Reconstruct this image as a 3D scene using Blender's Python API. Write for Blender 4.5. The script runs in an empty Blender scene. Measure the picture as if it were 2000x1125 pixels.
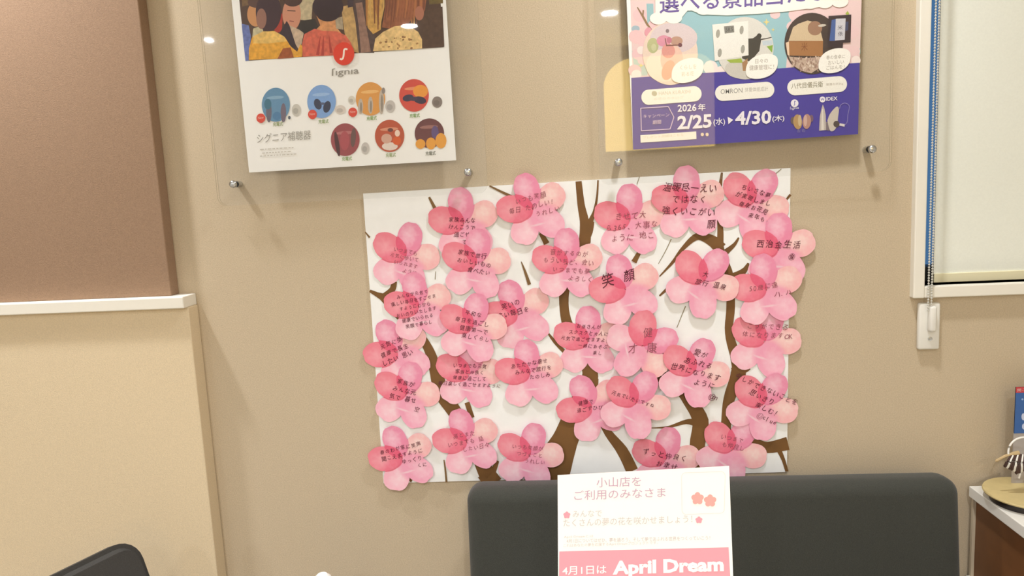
import bpy, bmesh, math, random
from mathutils import Vector, Matrix
random.seed(7)
S = bpy.context.scene
COL = S.collection

# ---------------------------------------------------------------- camera
FPX = 1450.0
CAM = Vector((0.4072, -1.4838, 1.4447))
YAW, PITCH, ROLL = -0.07653, -0.13421, -0.04974
_w = Vector((math.sin(YAW)*math.cos(PITCH), math.cos(YAW)*math.cos(PITCH), math.sin(PITCH)))
_r0 = Vector((math.cos(YAW), -math.sin(YAW), 0)); _u0 = _r0.cross(_w)
CR = math.cos(ROLL)*_r0 + math.sin(ROLL)*_u0
CU = -math.sin(ROLL)*_r0 + math.cos(ROLL)*_u0
cd = bpy.data.cameras.new('camera'); cam = bpy.data.objects.new('camera', cd); COL.objects.link(cam)
cd.sensor_width = 36.0; cd.lens = FPX*36.0/2000.0; cd.clip_start = 0.02
cam.matrix_world = Matrix(((CR.x, CU.x, -_w.x, CAM.x), (CR.y, CU.y, -_w.y, CAM.y), (CR.z, CU.z, -_w.z, CAM.z), (0, 0, 0, 1)))
S.camera = cam
# ---------------------------------------------------------------- world, exposure
wd = bpy.data.worlds.new('night'); S.world = wd; wd.use_nodes = True
wd.node_tree.nodes['Background'].inputs[0].default_value = (0.02, 0.035, 0.07, 1)
wd.node_tree.nodes['Background'].inputs[1].default_value = 0.3
S.view_settings.view_transform = 'Standard'; S.view_settings.look = 'None'
S.view_settings.exposure = 0.0; S.view_settings.gamma = 1.0; S.view_settings.use_curve_mapping = False
LAMP_POWER = 16.2
LAMP_COLOR = (0.93, 0.96, 1.0)
CEIL = 2.5
LAMP_GRID = [(-0.82, -0.3), (0.73, -0.42), (-0.53, -1.95), (0.73, -1.95), (-1.85, -3.4), (-0.53, -3.4), (0.73, -3.4)]

# ---------------------------------------------------------------- helpers
def ray(px, py):
    return _w + CR*((px-1000)/FPX) + CU*((562.5-py)/FPX)
def at(px, py, Y=0.0):                       # the point of the plane y = Y seen at a pixel
    d = ray(px, py); return CAM + d*((Y-CAM.y)/d.y)
def at_z(px, py, Z):
    d = ray(px, py); return CAM + d*((Z-CAM.z)/d.z)
class Plane:
    def __init__(s, o, n): s.o = Vector(o); s.n = Vector(n).normalized()
    def p(s, px, py, off=0.0):
        d = ray(px, py); o = s.o + s.n*off
        return CAM + d*((o-CAM).dot(s.n)/d.dot(s.n))
def lin(c):
    c = c/255.0
    return c/12.92 if c <= 0.04045 else ((c+0.055)/1.055)**2.4
def rgb(r, g, b): return (lin(r), lin(g), lin(b), 1)

MATS = {}
def mat(name, col=(200, 200, 200), rough=0.6, noise=0.0, nscale=200.0, bump=0.0, metal=0.0, emit=None, estr=1.0, coat=0.0, bscale=None, sheen=0.0, spec=0.5):
    if name in MATS: return MATS[name]
    m = bpy.data.materials.new(name); m.use_nodes = True; MATS[name] = m
    nt = m.node_tree; b = nt.nodes['Principled BSDF']
    b.inputs['Base Color'].default_value = rgb(*col); b.inputs['Roughness'].default_value = rough
    b.inputs['Metallic'].default_value = metal; b.inputs['Coat Weight'].default_value = coat
    b.inputs['Coat Roughness'].default_value = 0.12; b.inputs['Sheen Weight'].default_value = sheen
    b.inputs['Specular IOR Level'].default_value = spec
    tc = nt.nodes.new('ShaderNodeTexCoord')
    if noise:
        n = nt.nodes.new('ShaderNodeTexNoise'); n.inputs['Scale'].default_value = nscale; n.inputs['Detail'].default_value = 3
        nt.links.new(tc.outputs['Object'], n.inputs['Vector'])
        mr = nt.nodes.new('ShaderNodeMapRange'); mr.inputs[1].default_value = 0.3; mr.inputs[2].default_value = 0.7
        mr.inputs[3].default_value = 1-noise; mr.inputs[4].default_value = 1+noise
        nt.links.new(n.outputs[0], mr.inputs[0])
        mx = nt.nodes.new('ShaderNodeMix'); mx.data_type = 'RGBA'; mx.blend_type = 'MULTIPLY'; mx.inputs[0].default_value = 1
        mx.inputs[6].default_value = rgb(*col); nt.links.new(mr.outputs[0], mx.inputs[7])
        nt.links.new(mx.outputs[2], b.inputs['Base Color'])
    if bump:
        n2 = nt.nodes.new('ShaderNodeTexNoise'); n2.inputs['Scale'].default_value = bscale or nscale; n2.inputs['Detail'].default_value = 2
        nt.links.new(tc.outputs['Object'], n2.inputs['Vector'])
        bp = nt.nodes.new('ShaderNodeBump'); bp.inputs['Strength'].default_value = bump; bp.inputs['Distance'].default_value = 0.002
        nt.links.new(n2.outputs[0], bp.inputs['Height']); nt.links.new(bp.outputs[0], b.inputs['Normal'])
    if emit:
        b.inputs['Emission Color'].default_value = rgb(*emit); b.inputs['Emission Strength'].default_value = estr
    return m
def pho(r, g, b): return mat('photo_ink_%d_%d_%d' % (r, g, b), (r, g, b), 0.7, noise=0.2, nscale=140)
def ink(r, g, b, rough=0.7): return mat('ink_%d_%d_%d' % (r, g, b), (r, g, b), rough, noise=0.07, nscale=900)

def acrylic(name, tint, refl):
    if name in MATS: return MATS[name]
    m = bpy.data.materials.new(name); m.use_nodes = True; MATS[name] = m
    nt = m.node_tree; nt.nodes.remove(nt.nodes['Principled BSDF']); out = nt.nodes['Material Output']
    tr = nt.nodes.new('ShaderNodeBsdfTransparent'); tr.inputs[0].default_value = (*tint, 1)
    gl = nt.nodes.new('ShaderNodeBsdfGlossy'); gl.inputs['Roughness'].default_value = 0.015
    fr = nt.nodes.new('ShaderNodeFresnel'); fr.inputs[0].default_value = 1.49
    mu = nt.nodes.new('ShaderNodeMath'); mu.operation = 'MULTIPLY'; mu.inputs[1].default_value = refl
    ge = nt.nodes.new('ShaderNodeNewGeometry'); om = nt.nodes.new('ShaderNodeMath'); om.operation = 'SUBTRACT'; om.inputs[0].default_value = refl   # only the air-side face mirrors
    nt.links.new(ge.outputs['Backfacing'], om.inputs[1]); om.use_clamp = True; nt.links.new(om.outputs[0], mu.inputs[1])
    mx = nt.nodes.new('ShaderNodeMixShader')
    nt.links.new(fr.outputs[0], mu.inputs[0]); nt.links.new(mu.outputs[0], mx.inputs[0])
    nt.links.new(tr.outputs[0], mx.inputs[1]); nt.links.new(gl.outputs[0], mx.inputs[2]); nt.links.new(mx.outputs[0], out.inputs[0])
    return m

class MB:                                    # collects geometry, builds ONE mesh object
    def __init__(s): s.v = []; s.f = []; s.m = []; s.mats = []
    def slot(s, m):
        if m not in s.mats: s.mats.append(m)
        return s.mats.index(m)
    def add(s, vs, fs, m):
        o = len(s.v); k = s.slot(m); s.v += [tuple(v) for v in vs]
        for f in fs: s.f.append([i+o for i in f]); s.m.append(k)
    def bm(s, b, m, M=None):
        b.verts.index_update(); b.verts.ensure_lookup_table()
        s.add([(M @ v.co if M else v.co) for v in b.verts], [[v.index for v in f.verts] for f in b.faces], m); b.free()
    def box(s, lo, hi, m, bev=0.0, seg=2, M=None):
        b = bmesh.new(); bmesh.ops.create_cube(b, size=1)
        for v in b.verts: v.co = Vector([lo[i] + (hi[i]-lo[i])*(v.co[i]+0.5) for i in range(3)])
        if bev: bmesh.ops.bevel(b, geom=list(b.edges), offset=bev, segments=seg, profile=0.5, affect='EDGES')
        s.bm(b, m, M)
    def tube(s, pts, r, m, n=8, closed=False):
        pts = [Vector(p) for p in pts]; vs = []; fs = []; N = len(pts)
        for i, p in enumerate(pts):
            a = pts[(i-1) % N] if (closed or i) else p; c = pts[(i+1) % N] if (closed or i < N-1) else p
            t = (c-a).normalized(); q = Vector((0, 0, 1)) if abs(t.z) < 0.9 else Vector((1, 0, 0))
            x = t.cross(q).normalized(); y = t.cross(x)
            rr = r[i] if isinstance(r, (list, tuple)) else r
            for k in range(n):
                g = 2*math.pi*k/n; vs.append(p + x*(rr*math.cos(g)) + y*(rr*math.sin(g)))
        for i in range(N if closed else N-1):
            for k in range(n):
                j = (i+1) % N; fs.append([i*n+k, i*n+(k+1) % n, j*n+(k+1) % n, j*n+k])
        if not closed: fs.append(list(range(n-1, -1, -1))); fs.append([(N-1)*n+k for k in range(n)])
        s.add(vs, fs, m)
    def lathe(s, prof, m, c=(0, 0, 0), axis='Z', n=32, caps=True):
        vs = []; fs = []; c = Vector(c)
        for r, h in prof:
            for k in range(n):
                g = 2*math.pi*k/n; a, b = r*math.cos(g), r*math.sin(g)
                vs.append(c + (Vector((a, b, h)) if axis == 'Z' else Vector((a, -h, b))))
        for i in range(len(prof)-1):
            for k in range(n): fs.append([i*n+k, i*n+(k+1) % n, (i+1)*n+(k+1) % n, (i+1)*n+k])
        if caps: fs.append(list(range(n-1, -1, -1))); fs.append([(len(prof)-1)*n+k for k in range(n)])
        s.add(vs, fs, m)
    def build(s, name, parent=None, smooth=False, loc=None):
        me = bpy.data.meshes.new(name); me.from_pydata(s.v, [], s.f)
        for m in s.mats: me.materials.append(m)
        me.polygons.foreach_set('material_index', s.m)
        if smooth: me.polygons.foreach_set('use_smooth', [True]*len(me.polygons))
        me.update(); bb = bmesh.new(); bb.from_mesh(me); bmesh.ops.recalc_face_normals(bb, faces=bb.faces)
        if smooth:
            for e in bb.edges:
                if len(e.link_faces) == 2 and e.calc_face_angle(0) > 0.7: e.smooth = False
        bb.to_mesh(me); bb.free()
        o = bpy.data.objects.new(name, me); COL.objects.link(o)
        if parent:
            o.parent = parent; o.matrix_parent_inverse = parent.matrix_basis.inverted()
        return o
def tag(o, label=None, cat=None, group=None, kind=None):
    for k, v in (('label', label), ('category', cat), ('group', group), ('kind', kind)):
        if v: o[k] = v
    return o
def thing(name, loc, label, cat, group=None, kind=None):
    o = bpy.data.objects.new(name, None); o.empty_display_size = 0.05; COL.objects.link(o); o.location = loc
    return tag(o, label, cat, group, kind)

# text: glyph outlines of the built-in font as flat meshes
_T = {}
def glyphs(s, bold=0.0):
    k = (s, bold)
    if k in _T: return _T[k]
    c = bpy.data.curves.new('t', 'FONT'); c.body = s; c.resolution_u = 2; c.offset = bold
    o = bpy.data.objects.new('t', c); COL.objects.link(o); bpy.context.view_layer.update()
    me = bpy.data.meshes.new_from_object(o)
    vs = [(v.co.x, v.co.y) for v in me.vertices]; fs = [list(p.vertices) for p in me.polygons]
    bpy.data.objects.remove(o); bpy.data.curves.remove(c); bpy.data.meshes.remove(me)
    _T[k] = (vs, fs); return _T[k]

class Print:                                 # flat print on a plane; outlines are read as pixels of the photograph and cast onto that plane
    def __init__(s, plane, off): s.pl = plane; s.off = off; s.mb = MB()
    def up(s): s.off += 0.00002
    def poly(s, pts, m):
        s.off += 8e-6; s.mb.add([s.pl.p(x, y, s.off) for x, y in pts], [list(range(len(pts)))], m); return s
    def ell(s, cx, cy, rx, ry, m, rot=0, n=40, a0=0, a1=360):
        c, t = math.cos(math.radians(rot)), math.sin(math.radians(rot)); P = []
        for k in range(n + (a1-a0 < 360)):
            g = math.radians(a0 + (a1-a0)*k/n); x, y = rx*math.cos(g), -ry*math.sin(g)
            P.append((cx + x*c - y*t, cy + x*t + y*c))
        return s.poly(P, m)
    def line(s, pts, w, m):
        pts = [Vector(p) for p in pts]
        W = w if isinstance(w, (list, tuple)) else [w]*len(pts); L = []; R = []
        for i, p in enumerate(pts):
            t = (pts[min(i+1, len(pts)-1)] - pts[max(i-1, 0)]).normalized(); nn = Vector((-t.y, t.x))*W[i]*0.5
            L.append(p+nn); R.append(p-nn)
        s.off += 8e-6; n = len(pts); vs = [s.pl.p(v.x, v.y, s.off) for v in L+R]
        s.mb.add(vs, [[i, i+1, n+i+1, n+i] for i in range(n-1)], m); return s
    def text(s, t, a, b, h, m, bold=0.0, slant=0.0):      # a = lower left, b = lower right, h = height
        vs, fs = glyphs(t, bold)
        x0 = min(v[0] for v in vs); x1 = max(v[0] for v in vs); y0 = min(v[1] for v in vs); y1 = max(v[1] for v in vs)
        s.off += 8e-6; A = s.pl.p(a[0], a[1], s.off); B = s.pl.p(b[0], b[1], s.off); C = s.pl.p(a[0]+slant*h, a[1]-h, s.off)
        s.mb.add([A + (B-A)*((x-x0)/(x1-x0)) + (C-A)*((y-y0)/(y1-y0)) for x, y in vs], fs, m); return s
    def build(s, name, parent): return s.mb.build(name, parent)

def smooth_path(pts, k=6):                   # Catmull-Rom
    out = []
    P = [Vector(p) for p in pts]
    for i in range(len(P)-1):
        a, b, c, d = P[max(i-1, 0)], P[i], P[i+1], P[min(i+2, len(P)-1)]
        for j in range(k):
            t = j/k
            out.append(0.5*((2*b) + (c-a)*t + (2*a-5*b+4*c-d)*t*t + (3*b-a-3*c+d)*t**3))
    out.append(P[-1]); return out

# ---------------------------------------------------------------- materials of the setting
M_WALL = mat('wall_beige_paper', (203, 185, 157), 0.85, noise=0.09, nscale=420, bump=0.25, bscale=500)
M_UPW = mat('wall_beige_paper_shaded', (156, 127, 102), 0.85, noise=0.10, nscale=420, bump=0.25, bscale=500)  # same paper as the back wall; the dimmer light here is put into its colour
M_DADO = mat('dado_cream_paper', (226, 206, 172), 0.85, noise=0.07, nscale=420, bump=0.25, bscale=500)
M_TRIM = mat('trim_offwhite', (244, 239, 226), 0.45)
M_PLAIN = mat('wall_white_paper', (232, 229, 222), 0.85, noise=0.03, nscale=420)
M_FLOOR = mat('floor_vinyl', (168, 156, 140), 0.5, noise=0.12, nscale=6)
M_CEIL = mat('ceiling_white', (238, 237, 234), 0.9, noise=0.02, nscale=200)
M_WHITE = mat('white_plastic', (238, 235, 226), 0.4)
M_STEEL = mat('brushed_steel', (205, 208, 210), 0.25, metal=1.0)
M_BLACK = mat('black_sash', (28, 27, 26), 0.5)
M_FAB = mat('charcoal_fabric', (56, 57, 50), 0.9, noise=0.18, nscale=600, bump=0.35, bscale=700, sheen=0.15)

# ---------------------------------------------------------------- room shell
RX0, RX1, RY = -2.6, 2.6, -4.7
wx0 = 1.091; wx1 = 2.15; wz0 = 1.217; wz1 = 2.22      # window opening
def struct(name, mb, **k): return tag(mb.build(name, **k), kind='structure')
b = MB()
b.box((RX0-.1, 0, 0), (wx0, 0.12, CEIL), M_WALL); b.box((wx0, 0, 0), (wx1, 0.12, wz0), M_WALL)
b.box((wx0, 0, wz1), (wx1, 0.12, CEIL), M_WALL); b.box((wx1, 0, 0), (RX1+.1, 0.12, CEIL), M_WALL)
wall_back = struct('wall_back', b)
for nm, lo, hi, m in (('floor', (RX0-.1, RY-.1, -0.1), (RX1+.1, 0.12, 0), M_FLOOR), ('ceiling', (RX0-.1, RY-.1, CEIL), (RX1+.1, 0.12, CEIL+.1), M_CEIL),
                      ('wall_left', (RX0-.1, RY, 0), (RX0, 0, CEIL), M_PLAIN), ('wall_right', (RX1, RY, 0), (RX1+.1, 0, CEIL), M_PLAIN),
                      ('wall_rear', (RX0-.1, RY-.1, 0), (RX1+.1, RY, CEIL), M_PLAIN)):
    b = MB(); b.box(lo, hi, m); struct(nm, b)
# the furred wall on the left: upper part, lower dado part further forward, ledge on it
UP, LO, LE = -0.032, -0.040, -0.054
xu = at(334, 575, UP).x; xl = at(372, 640, LO).x; zl0 = at(376, 602, LE).z; zl1 = at(376, 579, LE).z
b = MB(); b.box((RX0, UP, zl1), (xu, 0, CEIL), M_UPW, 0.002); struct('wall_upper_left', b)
b = MB(); b.box((RX0, LO, 0), (xl, 0, zl0), M_DADO, 0.002); struct('wall_lower_left', b)
b = MB(); b.box((RX0, LE, zl0), (at(358, 590, LE).x, 0, zl1), M_TRIM, 0.002); struct('trim_1', b)
b = MB(); b.box((xl, -0.012, 0), (RX1, 0, 0.07), M_TRIM, 0.002); struct('baseboard_back', b)
b = MB(); b.box((RX0, LO-.012, 0), (xl, LO, 0.07), M_TRIM, 0.002); struct('baseboard_left', b)

# ---------------------------------------------------------------- window
win = thing('window_1', (wx0, 0, wz0), None, None, kind='structure')
fo = -0.016
ox0 = at(1784, 580, fo).x; oz0 = at(1790, 583, fo).z; ox1 = wx1+0.03; oz1 = wz1+0.03
for lo, hi in (((ox0, fo, oz0), (wx0, 0.075, oz1)), ((wx0, fo, oz0), (wx1, 0.075, wz0)), ((wx0, fo, wz1), (wx1, 0.075, oz1)), ((wx1, fo, oz0), (ox1, 0.075, oz1))):
    b = MB(); b.box(lo, hi, M_TRIM, 0.002); b.build('frame_rail', win)
for lo, hi in (((wx0, 0.05, wz0), (wx0+.012, 0.09, wz1)), ((wx0+.012, 0.05, wz0), (wx1-.012, 0.09, wz0+.03)), ((wx0+.012, 0.05, wz1-.03), (wx1-.012, 0.09, wz1)), ((wx1-.012, 0.05, wz0), (wx1, 0.09, wz1))):
    b = MB(); b.box(lo, hi, M_BLACK, 0.002); b.build('sash', win)
b = MB(); b.box((wx0+.01, 0.068, wz0+.02), (wx1-.01, 0.073, wz1-.02), acrylic('window_glass', (0.9, 0.95, 0.95), 1.0)); b.build('pane', win)
zb = at(1816, 523, 0.2).z
b = MB(); b.box((1.08, 0.16, zb), (1.6, 0.2, 3.0), mat('blue_sign_face', (80, 130, 190), 0.5, emit=(105, 150, 200), estr=0.5), 0.003)
b.box((1.32, 0.165, 0.0), (1.36, 0.195, zb), M_BLACK)
tag(b.build('lit_signboard'), 'blue lit signboard outside, showing in the gap beside the blind', 'signboard')

# ---------------------------------------------------------------- ceiling downlights
def downlight(x, y, label, k=1.0):
    t = thing('ceiling_downlight', (x, y, CEIL), label, 'ceiling light', 'round recessed downlights in the ceiling')
    b = MB(); b.lathe([(a*k, h) for a, h in ((0.047, 0.0), (0.062, 0.0), (0.062, -0.006), (0.052, -0.009), (0.047, -0.008), (0.047, 0.0))], M_WHITE, (x, y, CEIL), caps=False); b.build('trim_ring', t, True)
    b = MB(); b.lathe([(0.0468*k, -0.001), (0.0468*k, -0.0095), (0.044*k, -0.011)], mat('lamp_lens', (255, 244, 228), 0.4, emit=(255, 244, 228), estr=40.0), (x, y, CEIL)); b.build('lens', t)
    ld = bpy.data.lights.new('downlight_lamp', 'AREA'); ld.shape = 'DISK'; ld.size = 0.10*k; ld.energy = LAMP_POWER*((0.68 if x < 0 else 0.44) if y > -1 else 1.0); ld.color = LAMP_COLOR; ld.spread = math.radians(125 if y > -3 else 180)
    lo = bpy.data.objects.new('lamp', ld); COL.objects.link(lo); lo.parent = t; lo.location = (0, 0, -0.0125)
_rows = {-0.3: 'close to the poster wall', -0.42: 'close to the poster wall', -1.95: 'in the middle row', -3.4: 'in the row farthest from the posters'}
_cols = {-1.85: 'on the left', -0.82: 'on the left', -0.53: 'in the centre', 0.73: 'on the right'}
for x, y in LAMP_GRID:
    sm = (x, y) == (-1.85, -3.4); downlight(x, y, '%s white ceiling downlight %s, %s' % ('small round' if sm else 'round', _rows[y], _cols[x]), 0.35 if sm else 1.0)

# ---------------------------------------------------------------- blossom board
BY = -0.005
corner = {'tl': at(709, 378, BY), 'tr': at(1544, 328, BY), 'br': at(1537, 922, BY), 'bl': at(749, 944, BY)}
board = thing('message_board', at(1143, 940, BY), 'large white board printed with a bare brown tree, covered in pink paper blossoms', 'board')
board.location.y = 0
fr = [corner[k] for k in ('tl', 'tr', 'br', 'bl')]; bk = [Vector((p.x, -0.0005, p.z)) for p in fr]
b = MB(); b.add(fr+bk, [[3, 2, 1, 0], [4, 5, 6, 7], [0, 1, 5, 4], [1, 2, 6, 5], [2, 3, 7, 6], [3, 0, 4, 7]], mat('board_white', (252, 252, 250), 0.6, noise=0.015, nscale=60))
b.build('panel', board)
pr = Print(Plane((0, BY, 0), (0, -1, 0)), 0.0003)
BARK = mat('bark_print_brown', (122, 84, 40), 0.7, noise=0.10, nscale=25); TWIG = mat('twig_print', (128, 96, 55), 0.7, noise=0.08, nscale=60); FINE = mat('fine_twig_print', (150, 138, 112), 0.7)
def branch(pts, w, m=BARK):
    q = smooth_path([(p[0], p[1]) for p in pts], 5); n = len(q)
    ws = [w[min(int(i/(n-1)*(len(w)-1)), len(w)-2)] * (1-(i/(n-1)*(len(w)-1)) % 1) + w[min(int(i/(n-1)*(len(w)-1))+1, len(w)-1)]*((i/(n-1)*(len(w)-1)) % 1) if i < n-1 else w[-1] for i in range(n)]
    pr.line(q, ws, m); pr.off += 0.00001
branch([(1130, 354), (1135, 400), (1142, 438), (1140, 480), (1118, 520), (1102, 570), (1106, 626), (1128, 670), (1150, 715), (1150, 748), (1128, 800), (1108, 850), (1085, 900), (1070, 935)], [12, 14, 18, 24, 14, 20, 18, 22, 30, 30, 36, 46, 50, 70, 80])
branch([(1168, 352), (1166, 385), (1160, 415), (1150, 440)], [3, 4, 6, 14])
branch([(1156, 432), (1150, 452), (1140, 478)], [10, 16, 14])
branch([(1070, 650), (1084, 668), (1105, 690)], [3, 7, 8])
branch([(1160, 740), (1162, 780), (1182, 836), (1215, 880), (1235, 920)], [18, 16, 14, 22, 24])
branch([(1410, 337), (1406, 370), (1404, 400), (1407, 450), (1408, 490), (1425, 540), (1427, 600), (1424, 650), (1438, 700), (1442, 730), (1424, 780), (1418, 830), (1412, 880)], [4, 8, 8, 12, 14, 16, 17, 16, 22, 30, 22, 20, 26])
branch([(1408, 486), (1390, 470), (1362, 462), (1335, 484), (1314, 512), (1288, 540)], [26, 22, 14, 8, 6, 2])
branch([(1443, 464), (1434, 478), (1418, 492)], [3, 7, 12])
branch([(1462, 514), (1452, 530), (1430, 540)], [4, 12, 12])
branch([(1425, 530), (1428, 560)], [8, 14])
branch([(1328, 545), (1308, 560), (1288, 578)], [9, 7, 3])
branch([(1544, 380), (1530, 397)], [5, 3]); branch([(1526, 330), (1514, 340)], [1.5, 1.5], FINE)
branch([(1311, 467), (1300, 490), (1286, 515)], [2, 1.6, 1.2], FINE); branch([(1339, 598), (1330, 620), (1322, 640)], [2, 1.6, 1.4], FINE)
branch([(1310, 740), (1345, 782), (1368, 822), (1362, 870), (1368, 915)], [12, 24, 32, 30, 34])
branch([(1270, 836), (1305, 834), (1340, 824), (1362, 826)], [1.5, 4, 9, 18])
branch([(1298, 726), (1286, 746)], [9, 11]); branch([(1430, 716), (1448, 724), (1464, 718)], [10, 14, 8])
branch([(1450, 870), (1476, 866), (1500, 874), (1539, 866)], [12, 16, 22, 26]); branch([(1521, 878), (1530, 898), (1537, 921)], [10, 7, 6]); branch([(1416, 812), (1424, 828)], [10, 12])
branch([(1534, 684), (1540, 690)], [5, 5])
branch([(722, 568), (736, 575), (752, 584), (775, 612), (812, 645), (836, 680), (850, 720), (862, 765), (885, 800), (912, 840), (938, 900), (962, 945)], [5, 9, 16, 16, 14, 18, 24, 30, 28, 26, 26, 40])
branch([(770, 550), (766, 566), (750, 580)], [11, 12, 14]); branch([(912, 786), (922, 816)], [10, 10]); branch([(972, 900), (958, 930), (942, 944)], [6, 14, 30])
branch([(838, 385), (850, 408)], [4, 7], TWIG); branch([(956, 363), (978, 374), (1004, 386)], [3, 4.5, 6], TWIG); branch([(713, 453), (722, 464)], [2, 4], TWIG)
branch([(1018, 511), (1026, 532), (1034, 556)], [1.5, 5, 7], TWIG); branch([(1056, 455), (1068, 476)], [8, 12]); branch([(851, 530), (850, 546)], [1.2, 1.6], FINE)
branch([(867, 898), (870, 920), (872, 942)], [2, 3.5, 4], TWIG); branch([(800, 940), (806, 932)], [8, 4]); branch([(1248, 494), (1238, 512)], [8, 11]); branch([(1249, 345), (1244, 360)], [1.5, 1.5], FINE)
pr.build('tree_print', board)

# ---------------------------------------------------------------- paper blossoms
PR = 0.0755                                   # radius of a blossom
PC, PA = 0.50, 0.50
PSH = {'T': (0.53, 0.475, 0.35), 'L': (0.49, 0.50, 0.375), 'BL': (0.50, 0.51, 0.385), 'BR': (0.50, 0.51, 0.385), 'R': (0.50, 0.50, 0.375)}   # centre, half length, half width
ANG = {'T': 90, 'L': 162, 'BL': 234, 'BR': 306, 'R': 18}
def blossom_material():
    m = bpy.data.materials.new('watercolour_petal_paper'); m.use_nodes = True; nt = m.node_tree; N = nt.nodes; Lk = nt.links
    bs = N['Principled BSDF']; bs.inputs['Roughness'].default_value = 0.75
    uv = N.new('ShaderNodeUVMap'); uv.uv_map = 'UVMap'; info = N.new('ShaderNodeObjectInfo')
    nz = N.new('ShaderNodeTexNoise'); nz.inputs['Scale'].default_value = 7; nz.inputs['Detail'].default_value = 4; Lk.new(uv.outputs[0], nz.inputs['Vector'])
    sub = N.new('ShaderNodeVectorMath'); sub.operation = 'SUBTRACT'; sub.inputs[1].default_value = (0.5, 0.5, 0.5); Lk.new(nz.outputs['Color'], sub.inputs[0])
    sc = N.new('ShaderNodeVectorMath'); sc.operation = 'SCALE'; sc.inputs['Scale'].default_value = 0.045; Lk.new(sub.outputs[0], sc.inputs[0])
    ad = N.new('ShaderNodeVectorMath'); ad.operation = 'ADD'; Lk.new(uv.outputs[0], ad.inputs[0]); Lk.new(sc.outputs[0], ad.inputs[1])
    cur = None
    tints = {'R': ((254, 220, 214), (250, 186, 188)), 'BL': ((254, 216, 224), (250, 182, 200)), 'BR': ((252, 200, 214), (245, 162, 190)),
             'T': ((252, 196, 214), (240, 132, 172)), 'L': ((250, 196, 204), (244, 146, 164))}
    for k in ('R', 'BL', 'BR', 'T', 'L'):
        a = math.radians(ANG[k]); mp = N.new('ShaderNodeMapping'); mp.vector_type = 'TEXTURE'
        c_, a_, b_ = PSH[k]; soft = k in ('R', 'BL', 'BR')
        mp.inputs['Location'].default_value = (c_*math.cos(a), c_*math.sin(a), 0); mp.inputs['Rotation'].default_value = (0, 0, a); mp.inputs['Scale'].default_value = (a_*(1.12 if soft else 1.03), b_*(1.12 if soft else 1.03), 1)
        Lk.new(ad.outputs[0], mp.inputs[0])
        ln = N.new('ShaderNodeVectorMath'); ln.operation = 'LENGTH'; Lk.new(mp.outputs[0], ln.inputs[0])
        ins = N.new('ShaderNodeMapRange'); ins.inputs[1].default_value = 0.8 if soft else 0.985; ins.inputs[2].default_value = 1.1 if soft else 1.015; ins.inputs[3].default_value = 1; ins.inputs[4].default_value = 0; Lk.new(ln.outputs['Value'], ins.inputs[0])
        # the pale pool of each petal sits a little off its middle
        pm = N.new('ShaderNodeVectorMath'); pm.operation = 'DISTANCE'; pm.inputs[1].default_value = (0.18, 0.15, 0); Lk.new(mp.outputs[0], pm.inputs[0])
        n2 = N.new('ShaderNodeMath'); n2.operation = 'MULTIPLY_ADD'; n2.inputs[1].default_value = 1.1; Lk.new(nz.outputs[0], n2.inputs[0]); Lk.new(pm.outputs['Value'], n2.inputs[2])
        rp = N.new('ShaderNodeValToRGB'); e = rp.color_ramp.elements; e[0].position = 0.55; e[0].color = rgb(*tints[k][0]); e[1].position = 1.15; e[1].color = rgb(*tints[k][1])
        rs = N.new('ShaderNodeMath'); rs.operation = 'MULTIPLY'; rs.inputs[1].default_value = 0.74; Lk.new(n2.outputs[0], rs.inputs[0]); e[0].position = 0.42; e[1].position = 0.98
        Lk.new(rs.outputs[0], rp.inputs[0])
        mx = N.new('ShaderNodeMix'); mx.data_type = 'RGBA'; mx.blend_type = 'MULTIPLY'; fa = N.new('ShaderNodeMath'); fa.operation = 'MULTIPLY'; fa.inputs[1].default_value = {'R': 1, 'BL': 0.9, 'BR': 0.85, 'T': 0.8, 'L': 0.84}[k]
        Lk.new(ins.outputs[0], fa.inputs[0]); Lk.new(fa.outputs[0], mx.inputs[0]); mx.blend_type = 'MULTIPLY' if k == 'L' else 'MIX'
        if cur: Lk.new(cur, mx.inputs[6])
        else: mx.inputs[6].default_value = rgb(252, 206, 214)
        Lk.new(rp.outputs[0], mx.inputs[7]); cur = mx.outputs[2]
    # pale dry-brush stroke in the lower notch
    mp = N.new('ShaderNodeMapping'); mp.vector_type = 'TEXTURE'; mp.inputs['Location'].default_value = (0.03, -0.42, 0); mp.inputs['Rotation'].default_value = (0, 0, math.radians(-4)); mp.inputs['Scale'].default_value = (0.2, 0.03, 1)
    Lk.new(ad.outputs[0], mp.inputs[0]); ln = N.new('ShaderNodeVectorMath'); ln.operation = 'LENGTH'; Lk.new(mp.outputs[0], ln.inputs[0])
    ins = N.new('ShaderNodeMapRange'); ins.inputs[1].default_value = 0.5; ins.inputs[2].default_value = 1.2; ins.inputs[3].default_value = 0.6; ins.inputs[4].default_value = 0; Lk.new(ln.outputs['Value'], ins.inputs[0])
    mx = N.new('ShaderNodeMix'); mx.data_type = 'RGBA'; Lk.new(ins.outputs[0], mx.inputs[0]); Lk.new(cur, mx.inputs[6]); mx.inputs[7].default_value = rgb(250, 222, 226)
    Lk.new(mx.outputs[2], bs.inputs['Base Color'])
    return m
M_PETAL = blossom_material()
def curl(r): return 0.0011*max(0.0, r-0.5)**2/0.25
LAYER = {'R': 0, 'BL': 1, 'BR': 2, 'T': 3, 'L': 4}
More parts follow.
